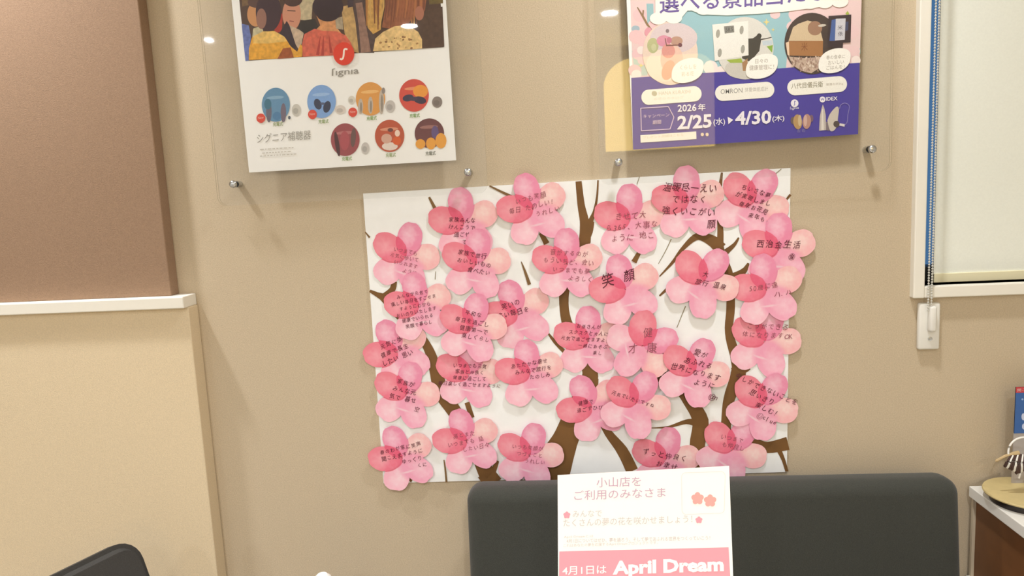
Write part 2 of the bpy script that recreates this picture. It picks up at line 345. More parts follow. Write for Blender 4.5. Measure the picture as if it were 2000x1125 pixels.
def petal_mesh(k):
    a = math.radians(ANG[k]); vs = []; uvs = []; fs = []; rings, n = 5, 30; rnd = random.Random(k)
    w1, w2 = rnd.uniform(0, 6), rnd.uniform(0, 6)
    for i in range(rings+1):
        for j in range(n if i else 1):
            g = 2*math.pi*j/n
            e = 0.99 - 0.02*(1+math.sin(3*g+w1)) - 0.010*(1+math.sin(8*g+w2))
            gg = (g+math.pi) % (2*math.pi) - math.pi; c_, a_, b_ = PSH[k]
            if k in ('T', 'L'):
                e -= 0.04*math.exp(-((gg-.1)/0.2)**2); q = i/rings*e; x = c_ + a_*q*math.cos(g); y = b_*q*math.sin(g)
            else:                              # wider towards the end, with a small cleft
                e -= {'BL': 0.085, 'BR': 0.085, 'R': 0.06}[k]*math.exp(-((gg-{'BL': 0.1, 'BR': -0.12, 'R': 0.22}[k])/0.17)**2)
                q = i/rings*e; x = c_ + a_*q*math.cos(g); y = b_*0.95*q*math.sin(g)*(1+0.2*math.cos(g))
            u = x*math.cos(a)-y*math.sin(a); v = x*math.sin(a)+y*math.cos(a)
            vs.append((u*PR, -curl(math.hypot(u, v))-LAYER[k]*0.00012, v*PR)); uvs.append((u, v))
    for j in range(n): fs.append([0, 1+j, 1+(j+1) % n])
    for i in range(1, rings):
        o, p = 1+(i-1)*n, 1+i*n
        for j in range(n): fs.append([o+j, p+j, p+(j+1) % n, o+(j+1) % n])
    me = bpy.data.meshes.new('petal'); me.from_pydata(vs, [], fs); me.materials.append(M_PETAL)
    ul = me.uv_layers.new(name='UVMap')
    for lp in me.loops: ul.data[lp.index].uv = uvs[lp.vertex_index]
    me.polygons.foreach_set('use_smooth', [True]*len(me.polygons)); me.update(); return me
PM = {k: petal_mesh(k) for k in ANG}
M_INK = mat('maroon_pen_ink', (98, 32, 50), 0.6); M_INK2 = mat('faded_pen_ink', (156, 82, 96), 0.6)
def handwriting(root, lines, dx, dy, size, slope, inkm, rot, gap=1.35, bold=0.0, seed=0):
    rnd = random.Random(seed); mb = MB(); ca, sa = math.cos(math.radians(slope-2.7)), math.sin(math.radians(slope-2.7))
    cr, sr = math.cos(-rot), math.sin(-rot); sz = size*0.00096
    for li, s in enumerate(lines):
        ind = 0
        while s.startswith(' '): s = s[1:]; ind += 1
        n = sum(0.6 if ord(c) < 128 else 1.0 for c in s)
        x = -n*sz*0.47 + ind*sz*0.5; yy = ((len(lines)-1)/2-li)*sz*gap
        for c in s:
            adv = sz*(0.55 if ord(c) < 128 else 0.95)
            if c != ' ':
                vs, fs = glyphs(c, bold); k = rnd.uniform(0.78, 0.98); th = rnd.uniform(-.16, .16); sh = rnd.uniform(0.0, 0.25); oy = rnd.uniform(-.07, .07)*sz
                P = []
                for (gx, gy) in vs:
                    gx -= 0.5 if ord(c) >= 128 else 0.25; gy -= 0.35
                    gx += sh*gy; px, py = gx*math.cos(th)-gy*math.sin(th), gx*math.sin(th)+gy*math.cos(th)
                    X, Y = x + adv/2 + px*sz*k*0.95, yy + py*sz*k*1.05 + oy
                    wx, wz = X*ca - Y*sa + dx*0.00102, X*sa + Y*ca - dy*0.00102
                    lx, lz = wx*cr - wz*sr, wx*sr + wz*cr
                    P.append((lx, -curl(math.hypot(lx, lz)/PR)-0.00085, lz))
                mb.add(P, fs, inkm)
            x += adv
    o = mb.build('handwriting', None); o.parent = root; return o
# (x, y, turn, text lines, text dx, dy, letter size, slope, faded, label) from the lowest sheet to the topmost
FL = [
 (915, 733, -7, ['いつまでも元気', '家族と仲良く', '健康に過ごして', '毎日楽しく過ごせますように'], 2, 0, 11, -2, 0, 'blossom half hidden above by another, four dense black lines, left middle of board'),
 (776, 688, 25, ['元気に歩', '健康で長生', 'したい 思い'], -6, -4, 14, 22, 0, 'blossom hanging over the left board edge at mid height, tilted writing'),
 (790, 503, -16, ['いつまでも', '元気に歩いて', ' いられます', '   ように'], -2, 6, 11, -12, 1, 'topmost blossom at the left board edge'),
 (905, 437, 7, ['家族みんな', 'けんこうで', '  過ごせます', '  です'], -4, 14, 12, -2, 0, 'upper left blossom below the corner bolt of the left poster panel'),
 (1040, 409, 16, ['いつも笑顔', '毎日 たのしい！', '    うれしい'], 0, -6, 14, 14, 1, 'blossom just left of the thick branch reaching the top board edge'),
 (1229, 432, 1, ['きせて大', 'ら365、大事な', 'ように 地こ'], 4, 10, 17, 6, 1, 'blossom below the left bolt of the right poster panel'),
 (1468, 398, -30, ['ちいさな夢', 'が実現しまし', ' 毎年お花見', '   来年も'], 0, -2, 13, -18, 0, 'blossom in the upper right board corner'),
 (1492, 668, -15, ['こうができる', '体になりますOK'], 6, -22, 15, -2, 1, 'blossom with two lines of writing at the right edge, middle height'),
 (1298, 900, -8, ['ずっと仲良く', ' お幸せ'], -2, -2, 17, -10, 0, 'blossom partly hidden behind the top of the pink card'),
 (1148, 667, 0, ['お孫さんが', 'スクスクと大人に', '元気で過ごせますように', '  一緒にあそぶ', '    楽し'], 0, -4, 11, -3, 0, 'blossom with five lines of writing left of the board centre'),
 (1010, 614, 18, ['笑いの', '多い毎日を'], -10, -12, 15, 16, 0, 'blossom left of the central trunk with its left petal covered'),
 (928, 517, -8, ['家族で旅行', ' おいしいもの', '   食べたい'], -8, -6, 13, -10, 0, 'blossom directly below the upper left one, overlapping it'),
 (817, 600, 10, ['みんなが元気で', '楽しい毎日をすごせま', 'すように心から', 'おいのりいたします', '健康でいられる', '笑顔で暮らし'], -6, 4, 10.5, 12, 0, 'blossom crowded with six slanting lines of writing, left side'),
 (792, 772, -14, ['家族が', 'みんな元', '気で 暮せ', '     空'], -4, -2, 14, -12, 0, 'lower left blossom overlapping the one that hangs over the edge'),
 (921, 641, -13, ['平和な', '毎日を過ごし', ' 健康第一で', '  楽しくらし'], 0, -6, 13, -10, 0, 'blossom overlapping from above the one with four dense black lines'),
 (1343, 397, 5, ['温暖尽一えい', 'ではなく', '強くいこがい', '     願'], 2, 4, 19, -2, 0, 'blossom rising above the top board edge, large writing in four lines'),
 (1519, 489, 0, ['西治金生活', '   ㊎'], 0, 0, 19, -2, 0, 'blossom overhanging the right edge with five bold characters and a circled sign'),
 (1496, 567, 10, ['50歳に達', '     ハ.ハ'], -4, 2, 15, 8, 1, 'blossom at the right edge with a short line starting with 50'),
 (1372, 550, -33, ['大', '  旅行 温泉'], 4, -6, 15, -12, 0, 'blossom turned aslant beneath the forked branch on the right half'),
 (1107, 517, 1, ['音がするのが', 'もういちど、会い', ' いつまでも夢', '    よろしく'], 2, 2, 14, -4, 1, 'blossom over the central trunk in the upper middle'),
 (1221, 566, 17, ['笑 顔'], -12, -22, 30, 14, 0, 'blossom bearing only two large characters meaning smile'),
 (1254, 675, -74, [' 健', '才 康'], 0, -10, 26, 4, 1, 'blossom turned on its side with three large characters, board centre'),
 (1354, 727, -22, ['愛が', 'あふれる', '世界になります', '   ように', '      @m'], 4, 0, 16, -14, 0, 'blossom with five slanting lines about love, right of centre'),
 (1428, 880, -31, ['いつまで', ' も仲良し'], 0, -18, 13, -12, 1, 'lowest blossom on the right, above the upper corner of the pink card'),
 (1488, 791, -31, ['今しかできないことを', '思いきり', '   楽しむ！', '    ☺clue'], -4, -8, 15, -24, 0, 'lower right blossom with bold slanting lines and a small smiling face'),
 (1155, 796, 26, ['健康で', ' 過ごすひび'], -10, -4, 12, 10, 0, 'left one of the two overlapping blossoms above the split trunk'),
 (1240, 789, -26, ['元気でいたいですね'], -4, -10, 11, -18, 0, 'right one of the two overlapping blossoms above the split trunk'),
 (1034, 731, 8, ['あたたかな幸せ', ' みんなで旅行を', '   たのしみ'], 2, -8, 12, 10, 0, 'blossom standing alone on white, left of the trunk at mid height'),
 (785, 895, 20, ['春のわが家に笑声', '聞こえますように', '   ゆっくり', '      くに'], 2, 0, 12.5, 14, 0, 'blossom in the lower left board corner, hanging below the board'),
 (911, 863, 15, ['孫とまた', 'いつまでも 話', '   したい日々'], -2, 0, 13, 12, 1, 'second blossom from the left along the bottom row'),
 (1033, 891, -13, ['いつも笑顔が', ' つづくこと', '   うれしい'], -4, -4, 12, -4, 1, 'third blossom from the left along the bottom row, touching the sofa back'),
]
placed = []
for i, (x, y, rt, lines, dx, dy, sz, sl, faded, lab) in enumerate(FL):
    lv = 1 + max([l for (X, Y, l) in placed if math.hypot(X-x, Y-y) < 138] + [-1]); placed.append((x, y, lv))
    p = at(x, y, BY - 0.0012 - lv*0.0018)
    t = thing('paper_blossom', p, 'pink paper ' + lab, 'paper flower', 'paper blossoms with wishes on the board')
    r = math.radians(rt-2.7); t.rotation_euler = (random.uniform(-.01, .01), -r, random.uniform(-.01, .01))
    for k in ('R', 'BL', 'BR', 'T', 'L'):
        o = bpy.data.objects.new('petal', PM[k]); COL.objects.link(o); o.parent = t
    handwriting(t, lines, dx, dy, sz, sl, M_INK2 if faded else M_INK, r, seed=i, bold=0.0 if faded else 0.004, gap=1.25)

# ---------------------------------------------------------------- clear poster holders
SHEET = acrylic('clear_acrylic', (0.995, 0.995, 0.993), 0.9); EDGE = acrylic('acrylic_cut_edge', (0.80, 0.80, 0.78), 1.0)
FY = -0.030                                   # outer face of the front sheet
def rrect(x0, x1, z0, z1, r, n=6):
    P = []
    for cx, cz, a in ((x1-r, z0+r, -90), (x1-r, z1-r, 0), (x0+r, z1-r, 90), (x0+r, z0+r, 180)):
        for k in range(n+1): g = math.radians(a+90*k/n); P.append((cx+r*math.cos(g), cz+r*math.sin(g)))
    return P
def slab(mb, P, y0, y1, face, edge):
    n = len(P); vs = [(x, y0, z) for x, z in P] + [(x, y1, z) for x, z in P]
    mb.add(vs, [list(range(n)), list(range(2*n-1, n-1, -1))], face)
    mb.add(vs, [[i, (i+1) % n, n+(i+1) % n, n+i] for i in range(n)], edge)
def holder(bl, br, label):
    a, c = at(*bl, FY), at(*br, FY); z = (a.z+c.z)/2
    x0, x1, z0, z1 = a.x-0.036, c.x+0.036, z-0.042, z+0.68
    t = thing('acrylic_poster_holder', ((x0+x1)/2, 0, z0), label, 'poster holder', 'clear acrylic poster holders on the wall')
    for nm, y in (('front_sheet', FY), ('back_sheet', -0.0215)):
        b = MB(); slab(b, rrect(x0, x1, z0, z1, 0.018), y, y+0.003, SHEET, EDGE); b.build(nm, t)
    for X in (a.x, c.x):
        for Z in (z, z+0.64):
            b = MB(); b.lathe([(0.0065, 0.0), (0.0065, 0.0185)], M_STEEL, (X, 0, Z), 'Y', 20); so = b.build('standoff', t, True)
            b = MB(); b.lathe([(0.0075, -FY), (0.0075, -FY+0.003), (0.006, -FY+0.005), (0.003, -FY+0.006)], M_STEEL, (X, 0, Z), 'Y', 20); b.build('cap', so, True)
    return t
holder((456, 361), (914, 335), 'clear acrylic holder with bolts at the corners, around the people poster')
holder((1208, 317), (1703, 291), 'clear acrylic holder with bolts at the corners, around the purple prize poster')

# ---------------------------------------------------------------- left poster (people photo, product circles)
PY = -0.023
PAPER = mat('poster_paper', (250, 249, 245), 0.6, noise=0.01, nscale=50)
def poster(name, px_bl, px_br, label):
    a, c = at(*px_bl, PY), at(*px_br, PY)
    t = thing(name, ((a.x+c.x)/2, PY, (a.z+c.z)/2), label, 'poster')
    b = MB(); w = c-a; h = Vector((-w.z, 0, w.x)).normalized()*0.594
    vs = [a, c, c+h, a+h]; bkk = [v+Vector((0, 0.0006, 0)) for v in vs]
    b.add(vs+bkk, [[0, 1, 2, 3], [7, 6, 5, 4], [0, 4, 5, 1], [1, 5, 6, 2], [2, 6, 7, 3], [3, 7, 4, 0]], PAPER); b.build('sheet', t)
    return t, Plane((0, PY, 0), (0, -1, 0))
tL, plL = poster('wall_poster', (486.5, 337), (891, 313), 'white poster with a crowd photo, orange logo disc and small round product pictures')
def c1(x, y): return (460+x*0.215, y*0.215)          # close-up readings of the photo strip
def c6(x, y): return (480+x*0.21, 130+y*0.21)        # close-up readings of the circles
q = Print(plL, 0.0002)
q.poly([(447, -190), (846, -205), (866.5, 92), (480, 119)], ink(84, 62, 50)); q.up()
def P1(pts, col): q.poly([c1(*p) for p in pts], pho(*col))
P1([(560, -500), (1000, -520), (960, 0), (700, 30), (690, 190), (590, 180), (580, 60)], (196, 180, 146)); P1([(40, -400), (420, -420), (400, 100), (150, 40), (60, 60)], (120, 92, 62))
P1([(1740, -300), (1880, -300), (1885, 30), (1760, 40)], (110, 92, 50)); P1([(1060, -300), (1300, -300), (1260, 480), (1120, 480), (1080, 200)], (88, 70, 66)); q.up()
P1([(55, 215), (120, 230), (140, 330), (125, 550), (90, 555)], (104, 118, 176)); q.ell(*c1(185, 130), 17, 24, ink(204, 146, 96)); q.ell(*c1(190, 20), 17, 11, ink(92, 66, 58))
P1([(160, 260), (240, 230), (260, 320), (150, 360)], (196, 186, 150)); q.up()
P1([(330, 180), (390, 100), (430, 130), (420, 290), (360, 300)], (176, 62, 48)); q.ell(*c1(510, 130), 18, 31, ink(208, 146, 118)); q.ell(*c1(520, -10), 19, 15, ink(78, 54, 48)); q.up()
P1([(465, 190), (490, 230), (550, 420), (545, 510), (480, 400), (400, 300)], (58, 44, 52)); P1([(560, 270), (590, 190), (720, 170), (760, 260), (620, 320), (600, 420), (570, 500)], (52, 46, 42)); P1([(490, 230), (580, 270), (620, 300), (585, 470), (545, 400)], (200, 176, 150))
q.line([c1(470, 96), c1(545, 100)], 1.6, ink(70, 48, 44)); q.line([c1(490, 190), c1(530, 196)], 2, ink(150, 86, 76)); q.up()
q.ell(*c1(300, 110), 25, 38, ink(66, 44, 50)); q.ell(*c1(235, 170), 10, 20, ink(150, 108, 92)); q.up()
P1([(120, 545), (122, 440), (150, 340), (240, 290), (350, 280), (450, 340), (500, 420), (560, 470), (590, 400), (610, 420), (605, 515), (400, 532)], (228, 166, 56)); q.up()
P1([(160, 330), (250, 285), (360, 285), (440, 330), (470, 375), (300, 395), (160, 395)], (232, 190, 104)); P1([(430, 440), (500, 430), (530, 525), (380, 535)], (158, 84, 40)); q.up()
P1([(960, 60), (1060, 40), (1090, 200), (1120, 480), (1060, 470), (990, 300)], (196, 160, 104)); P1([(1090, 30), (1150, 20), (1190, 250), (1230, 470), (1140, 480), (1120, 250)], (150, 116, 100)); q.up()
P1([(730, 130), (930, 140), (910, 240), (960, 300), (700, 300), (770, 230)], (214, 150, 98)); P1([(905, 170), (970, 150), (980, 270), (915, 260)], (176, 160, 134)); q.up()
q.ell(*c1(840, 60), 30, 27, ink(58, 42, 48)); q.ell(*c1(840, 130), 22, 14, ink(54, 38, 42))
P1([(610, 515), (605, 400), (625, 310), (720, 260), (790, 280), (920, 285), (1000, 320), (1050, 390), (1080, 480), (1000, 500)], (214, 104, 82)); q.up()
for x0, x1, yy in ((770, 745, 500), (800, 790, 505), (850, 870, 480)): q.line([c1(x0, 330), c1((x0+x1)/2, 420), c1(x1, yy)], [1, 4, 6], ink(176, 66, 56))
P1([(1180, -200), (1340, -200), (1330, 100), (1320, 270), (1250, 310), (1200, 250), (1190, 60)], (206, 160, 86)); P1([(1000, -200), (1080, -200), (1070, 60), (1020, 70)], (70, 56, 62)); q.up()
for k in range(16):
    x = 1190+k*30+random.uniform(-8, 8); q.line([c1(x, -150), c1(x+random.uniform(-20, 10), 60), c1(x+random.uniform(-30, 20), random.uniform(180, 300))], [5, 4, 2], ink(*random.choice([(176, 120, 62), (150, 96, 56), (206, 164, 96), (132, 84, 54)])))
q.up(); P1([(1370, -200), (1760, -200), (1720, 100), (1620, 150), (1560, 230), (1400, 260), (1330, 250), (1360, 60)], (150, 92, 62)); q.up()
for k in range(14):
    x = 1380+k*26; q.line([c1(x, -150), c1(x-6, 40), c1(x-24, random.uniform(150, 250))], [4, 4, 1.5], ink(*random.choice([(176, 112, 70), (126, 76, 54), (160, 98, 66)])))
P1([(1640, 160), (1740, 90), (1880, 60), (1897, 425), (1690, 440), (1660, 260)], (86, 64, 50)); q.ell(*c1(1670, 120), 9, 14, ink(176, 116, 92)); q.up()
P1([(1250, 465), (1270, 350), (1340, 290), (1440, 240), (1560, 225), (1660, 290), (1695, 360), (1695, 440), (1500, 455)], (230, 196, 134)); q.up()
for k in range(46):
    x, y = random.uniform(1290, 1670), random.uniform(280, 440)
    if y > 300+abs(x-1520)*0.35: q.ell(*c1(x, y), random.uniform(1, 2.4), random.uniform(1.2, 3), ink(*random.choice([(170, 126, 80), (150, 110, 74), (196, 156, 104)])), random.uniform(0, 90), 10)
q.up(); q.build('crowd_photo', tL)
q = Print(plL, 0.0026)
q.ell(671.5, 105, 20.5, 22.5, ink(226, 66, 44)); q.up()
q.line(smooth_path([(678.5, 97), (675, 95.5), (672, 98), (671.5, 105), (670, 113), (667, 116), (664, 114.5)]), 3.4, ink(250, 240, 228)); q.build('logo_disc', tL)
q = Print(plL, 0.0008); G1 = ink(160, 155, 146)
q.text('ſıgnıa', (648, 152), (701, 147.5), 18, G1, 0.01)
q.text('シグニア補聴器', (502, 280), (607, 272), 18, ink(164, 159, 150), 0.0)
for k, (xa, ya, xb) in enumerate(((508, 292, 570), (512, 299, 566), (508, 305, 575))):
    x = xa
    while x < xb: w = random.uniform(3, 8); q.line([(x, ya-(x-xa)*0.06), (x+w, ya-(x+w-xa)*0.06)], 1.8, ink(206, 200, 190)); x += w+2
q.build('lettering', tL)
circ = [(59, 'b', 280, 355, 131, 158), (0, 0, 705, 325, 133, 155), (0, 0, 1160, 300, 136, 155), (0, 0, 1565, 268, 138, 152), (0, 0, 925, 680, 134, 152), (0, 0, 1338, 645, 137, 150), (0, 0, 1708, 620, 137, 138)]
cc = [(104, 148, 182), (132, 170, 222), (226, 160, 82), (214, 84, 70), (158, 78, 82), (190, 88, 58), (112, 66, 66)]
for i, (_, _, x, y, rx, ry) in enumerate(circ):
    q = Print(plL, 0.0008); X, Y = c6(x, y); q.ell(X, Y, rx*.21, ry*.21, ink(*cc[i])); q.up()
    def E(dx, dy, rx_, ry_, col, rot=0): q.ell(*c6(dx, dy), rx_*.21, ry_*.21, ink(*col), rot, 16)
    hl = [(140, 176, 202), (160, 192, 232), (240, 190, 120), (234, 150, 110), (186, 116, 116), (220, 150, 120), (160, 112, 104)][i]
    E(x-5, y-ry*.42, rx*.62, 16, hl, -4)
    if i == 0: E(215, 420, 26, 100, (112, 106, 120)); E(350, 430, 26, 90, (120, 108, 122)); E(205, 350, 34, 50, (72, 118, 140)); E(405, 475, 12, 16, (90, 100, 112)); E(290, 460, 40, 40, (84, 130, 170))
    if i == 1: E(670, 350, 34, 52, (62, 66, 88), -20); E(755, 375, 34, 56, (58, 62, 84), 15); E(715, 345, 22, 12, (90, 100, 130))
    if i == 2:
        for dx, dy, l in ((1068, 370, 72), (1160, 360, 80), (1262, 330, 115)): E(dx, dy, 24, l, (196, 182, 166)); E(dx+4, dy+12, 10, l*.7, (150, 140, 128))
        E(1280, 225, 16, 30, (150, 140, 132))
    if i == 3: E(1625, 230, 70, 60, (238, 158, 66)); q.up(); E(1510, 292, 52, 32, (66, 60, 82), -12); E(1620, 312, 60, 34, (66, 56, 74), 12); E(1560, 300, 40, 20, (76, 66, 84))
    if i == 4: E(850, 720, 20, 118, (84, 48, 50), -9); E(1000, 660, 24, 90, (112, 84, 80), 4); E(920, 690, 44, 90, (176, 84, 90))
    if i == 5: E(1340, 742, 74, 38, (232, 216, 204)); E(1310, 670, 50, 46, (214, 170, 150)); E(1410, 620, 24, 32, (240, 214, 196)); E(1405, 690, 40, 40, (216, 96, 44)); E(1345, 590, 26, 18, (110, 66, 60))
    if i == 6:
        E(1760, 610, 34, 60, (104, 84, 128)); q.up()
        for dx, dy, w, l in ((1625, 720, 46, 46), (1722, 715, 46, 56), (1815, 690, 52, 72)): E(dx, dy, w, l, (234, 164, 66))
    q.build('product_picture', tL)
for x, y in ((140, 480), (620, 445), (995, 425)):
    q = Print(plL, 0.0013); q.ell(*c6(x, y), 8.6, 9.2, ink(222, 78, 60)); q.up(); a = c6(x-26, y+10); c = c6(x+26, y+4); q.text('New', a, c, 5, ink(244, 190, 176), 0.0); q.build('new_badge', tL)
for x, y, col in ((298, 535, (142, 158, 92)), (722, 510, (142, 164, 92)), (1170, 480, (132, 166, 78)), (1570, 455, (120, 160, 66)), (940, 856, (132, 164, 84)), (1348, 822, (150, 166, 104)), (1718, 806, (112, 112, 92))):
    q = Print(plL, 0.0009); a = c6(x-46, y+22); c = c6(x+48, y+16); q.text('充電式', a, c, 8, ink(*col), 0.01); q.build('caption', tL)
for x, y, rx, ry, col in ((470, 405, 44, 60, (206, 202, 192)), (880, 400, 52, 44, (222, 212, 202)), (1345, 370, 48, 60, (200, 194, 188)), (1780, 330, 50, 55, (140, 128, 120)), (1112, 760, 40, 58, (204, 198, 192)), (985, 310, 34, 40, (218, 212, 200))):
    q = Print(plL, 0.0006); q.ell(*c6(x, y), rx*.2, ry*.2, ink(*col)); q.up(); q.ell(*c6(x-6, y+8), rx*.12, ry*.1, ink(*[int(v*.88) for v in col])); q.build('charger_picture', tL)

# ---------------------------------------------------------------- right poster (prize campaign)
tR, plR = poster('wall_poster', (1236.4, 292.5), (1676, 262), 'purple and pastel prize poster with three round photos and campaign dates')
def d2(x, y): return (1220+x*0.17778, y*0.17778)      # close-up, left part
def d3(x, y): return (1460+x*0.17778, y*0.17778)      # close-up, right part
def d4(x, y): return (1220+x*0.13333, 150+y*0.13333)
def d5(x, y): return (1460+x*0.13333, 150+y*0.13333)
q = Print(plR, 0.0002)
e0, e1 = plR.p(1236.4, 292.5), plR.p(1676, 262)
q.poly([(1231, -10), (1225, -310), (1690, -330), (1683, -10), (1679, 123), (1236, 152)], ink(238, 208, 204)); q.up()
q.poly([(1270, 150), (1320, 22), (1345, 10), (1420, -60), (1560, -70), (1545, 40), (1540, 80), (1535, 133), (1400, 142)], ink(156, 196, 202)); q.poly([d2(240, 40), d2(315, 40), d2(320, 200), d2(290, 270), d2(250, 270)], ink(156, 194, 198)); q.ell(*d2(120, 315), 8, 6, ink(170, 190, 200))
q.poly([d2(80, 560), d2(160, 600), d2(260, 700), d2(250, 830), d2(180, 830), d2(100, 720)], ink(190, 206, 196)); q.poly([d3(1120, 560), d3(1240, 530), d3(1240, 590), d3(1160, 630)], ink(160, 200, 190)); q.up()
for X, Y, r in ((1250, 30, 14), (1243, 72, 15), (1259, 84, 13), (1246, 106, 12), (1255, 118, 10), (1240, 138, 13), (1276, 48, 10)): q.ell(X, Y, r, r*.9, ink(240, 200, 200), 20, 20)
for X, Y, r in ((1556, 28, 16), (1548, 52, 12), (1514, 28, 10), (1640, 28, 18), (1662, 62, 16), (1668, 100, 12)): q.ell(X, Y, r, r*.9, ink(240, 206, 204), 0, 20)
for X, Y, r in ((1252, 98, 8), (1243, 146, 10), (1388, 132, 14), (1408, 140, 11), (1672, 118, 9)): q.ell(X, Y, r, r, ink(248, 232, 224), 0, 20)
q.up(); q.line([d2(140, 80), d2(200, 180), d2(250, 270), d2(300, 330)], [2, 4, 4, 2], ink(150, 120, 84)); q.line([d2(205, 110), d2(200, 180)], 3, ink(150, 120, 84)); q.ell(*d2(258, 350), 7, 9, ink(230, 160, 172), 20)
for X, Y, r in ((1341, 58, 8), (1358, 66, 4), (1497, 43, 7), (1510, 58, 4), (1618, 12, 5), (1655, 25, 4), (1252, 128, 5)):
    q.poly([(X, Y-r), (X+r*.25, Y-r*.25), (X+r, Y), (X+r*.25, Y+r*.25), (X, Y+r), (X-r*.25, Y+r*.25), (X-r, Y), (X-r*.25, Y-r*.25)], ink(232, 214, 140))
q.up(); q.poly([(1233, 152), (1400, 141), (1530, 133), (1679, 122.5), (1676, 262), (1236.6, 292.3)], ink(76, 64, 156)); q.build('background_print', tR)
q = Print(plR, 0.0012)
CRM = ink(250, 246, 236)
q.poly([(1280, 30), (1279, -70), (1650, -96), (1646, 0), (1600, 14), (1540, 22), (1480, 27), (1420, 30), (1370, 28), (1345, 18), (1330, 36), (1290, 40)], CRM)
for k in range(13):
    X = 1286+k*29.5; q.ell(X, (36 if k < 2 else 22) - (X-1286)*0.055 - (4 if k == 2 else 0), 17, 12 if k != 2 else 6, CRM, 0, 20)
q.up(); q.text('選べる景品当たる', (1288, 27), (1612, 2), 40, ink(112, 92, 158), 0.012); q.build('headline_banner', tR)
def photo(name, fn):
    q = Print(plR, 0.0010); fn(q); q.build(name, tR)
def ph1(q):
    q.ell(1309, 104, 54, 62, ink(238, 214, 196)); q.up(); q.ell(1316, 74, 46, 30, ink(222, 204, 204)); q.up(); q.ell(1296, 128, 34, 32, ink(246, 226, 206)); q.ell(1312, 116, 22, 30, ink(240, 200, 180)); q.up()
    q.ell(*d2(310, 500), 11, 15, ink(190, 190, 140)); q.ell(*d2(430, 450), 14, 11, ink(222, 150, 170)); q.ell(*d2(570, 450), 12, 9, ink(190, 150, 130)); q.ell(*d2(480, 560), 13, 14, ink(226, 158, 146)); q.ell(*d2(480, 770), 12, 20, ink(232, 180, 154), 20); q.up()
    q.line([d2(445, 420), d2(460, 500), d2(600, 495)], [2, 3, 2], ink(140, 96, 86)); q.ell(*d2(470, 340), 3.4, 3.8, ink(140, 120, 122)); q.ell(*d2(610, 495), 4, 4, ink(120, 76, 80)); q.ell(*d2(320, 520), 5, 7, ink(206, 204, 160)); q.ell(*d2(490, 440), 5, 6, ink(200, 120, 140))
def ph2(q):
    q.ell(1455, 94, 56, 61, ink(222, 218, 208)); q.up(); q.ell(1452, 134, 36, 20, ink(206, 200, 188)); q.poly([d3(-60, 430), d3(60, 420), d3(130, 370), d3(150, 440), d3(130, 560), d3(30, 680), d3(-60, 640)], ink(72, 66, 56)); q.ell(*d3(128, 395), 4.6, 5, ink(66, 60, 52)); q.line([d3(140, 435), d3(200, 425), d3(265, 410)], [3, 2, 1.5], ink(80, 72, 62))
    q.poly([d3(160, 450), d3(270, 440), d3(276, 490), d3(170, 500)], ink(200, 210, 214)); q.poly([d3(210, 510), d3(278, 495), d3(270, 580)], ink(140, 176, 70)); q.poly([d2(1120, 660), d2(1280, 640), d2(1300, 690), d2(1160, 690)], ink(160, 180, 70)); q.poly([d2(1290, 690), d2(1350, 640), d2(1350, 780), d2(1300, 780)], ink(170, 130, 90)); q.up()
    q.poly([(1391, 48), (1461, 41), (1462, 108), (1396, 119)], ink(240, 236, 226)); q.up()
    q.poly([d2(1090, 290), d2(1200, 280), d2(1205, 355), d2(1100, 370)], ink(136, 134, 126)); q.text('58.5', d2(1110, 350), d2(1190, 342), 8, ink(86, 84, 80), 0.01)
    for X, Y in ((1025, 370), (1285, 330), (1045, 580), (1298, 540), (1392, 320), (1400, 520)):
        if X < 1350: q.ell(*d2(X, Y), 4, 8.5, ink(166, 162, 150), 6, 12)
def ph3(q):
    q.ell(1586, 85, 54, 60, ink(74, 60, 52)); q.up()
    q.poly([d3(450, 450), d3(500, 300), d3(560, 260), d3(660, 225), d3(760, 250), d3(800, 330), d3(830, 450)], ink(212, 188, 152)); q.ell(*d3(740, 310), 14, 14, ink(160, 122, 96)); q.ell(*d3(820, 280), 8, 2.4, ink(206, 196, 180), -6); q.up()
    q.poly([d3(455, 452), d3(830, 450), d3(825, 620), d3(460, 610)], ink(168, 118, 72)); q.poly([d3(420, 470), d3(455, 455), d3(460, 620), d3(440, 600)], ink(236, 204, 172)); q.up(); q.text('米', d3(590, 560), d3(660, 555), 16, ink(130, 80, 48))
    q.poly([d3(450, 620), d3(640, 640), d3(830, 620), d3(800, 740), d3(700, 805), d3(600, 780), d3(500, 720)], ink(196, 172, 152)); q.up()
    for k in range(70):
        X, Y = random.uniform(480, 810), random.uniform(630, 780)
        if math.hypot((X-700)/300, (Y-560)/240) < 0.98: q.ell(*d3(X, Y), random.uniform(1, 2), random.uniform(2, 4.5), ink(*random.choice([(224, 206, 188), (160, 130, 112), (180, 150, 136), (214, 190, 170)])), random.uniform(-40, 40), 8)
    q.up(); q.poly([d3(890, 175), d3(1140, 160), d3(1132, 465), d3(1050, 470), d3(1045, 530), d3(880, 520)], ink(62, 48, 48)); q.poly([d3(925, 220), d3(970, 208), d3(960, 450), d3(900, 450)], ink(76, 100, 156)); q.poly([d3(970, 206), d3(1078, 202), d3(1068, 436), d3(960, 446)], ink(206, 204, 208)); q.poly([d3(1078, 240), d3(1110, 236), d3(1105, 330), d3(1074, 340)], ink(70, 76, 104)); q.up()
    q.text('米', d3(990, 330), d3(1045, 325), 9, ink(80, 76, 84)); q.text('俵', d3(995, 400), d3(1045, 395), 9, ink(80, 76, 84)); q.poly([d3(1075, 150), d3(1100, 120), d3(1120, 155), d3(1090, 165)], ink(170, 186, 80))
photo('flower_photo', ph1); photo('scale_photo', ph2); photo('rice_photo', ph3)
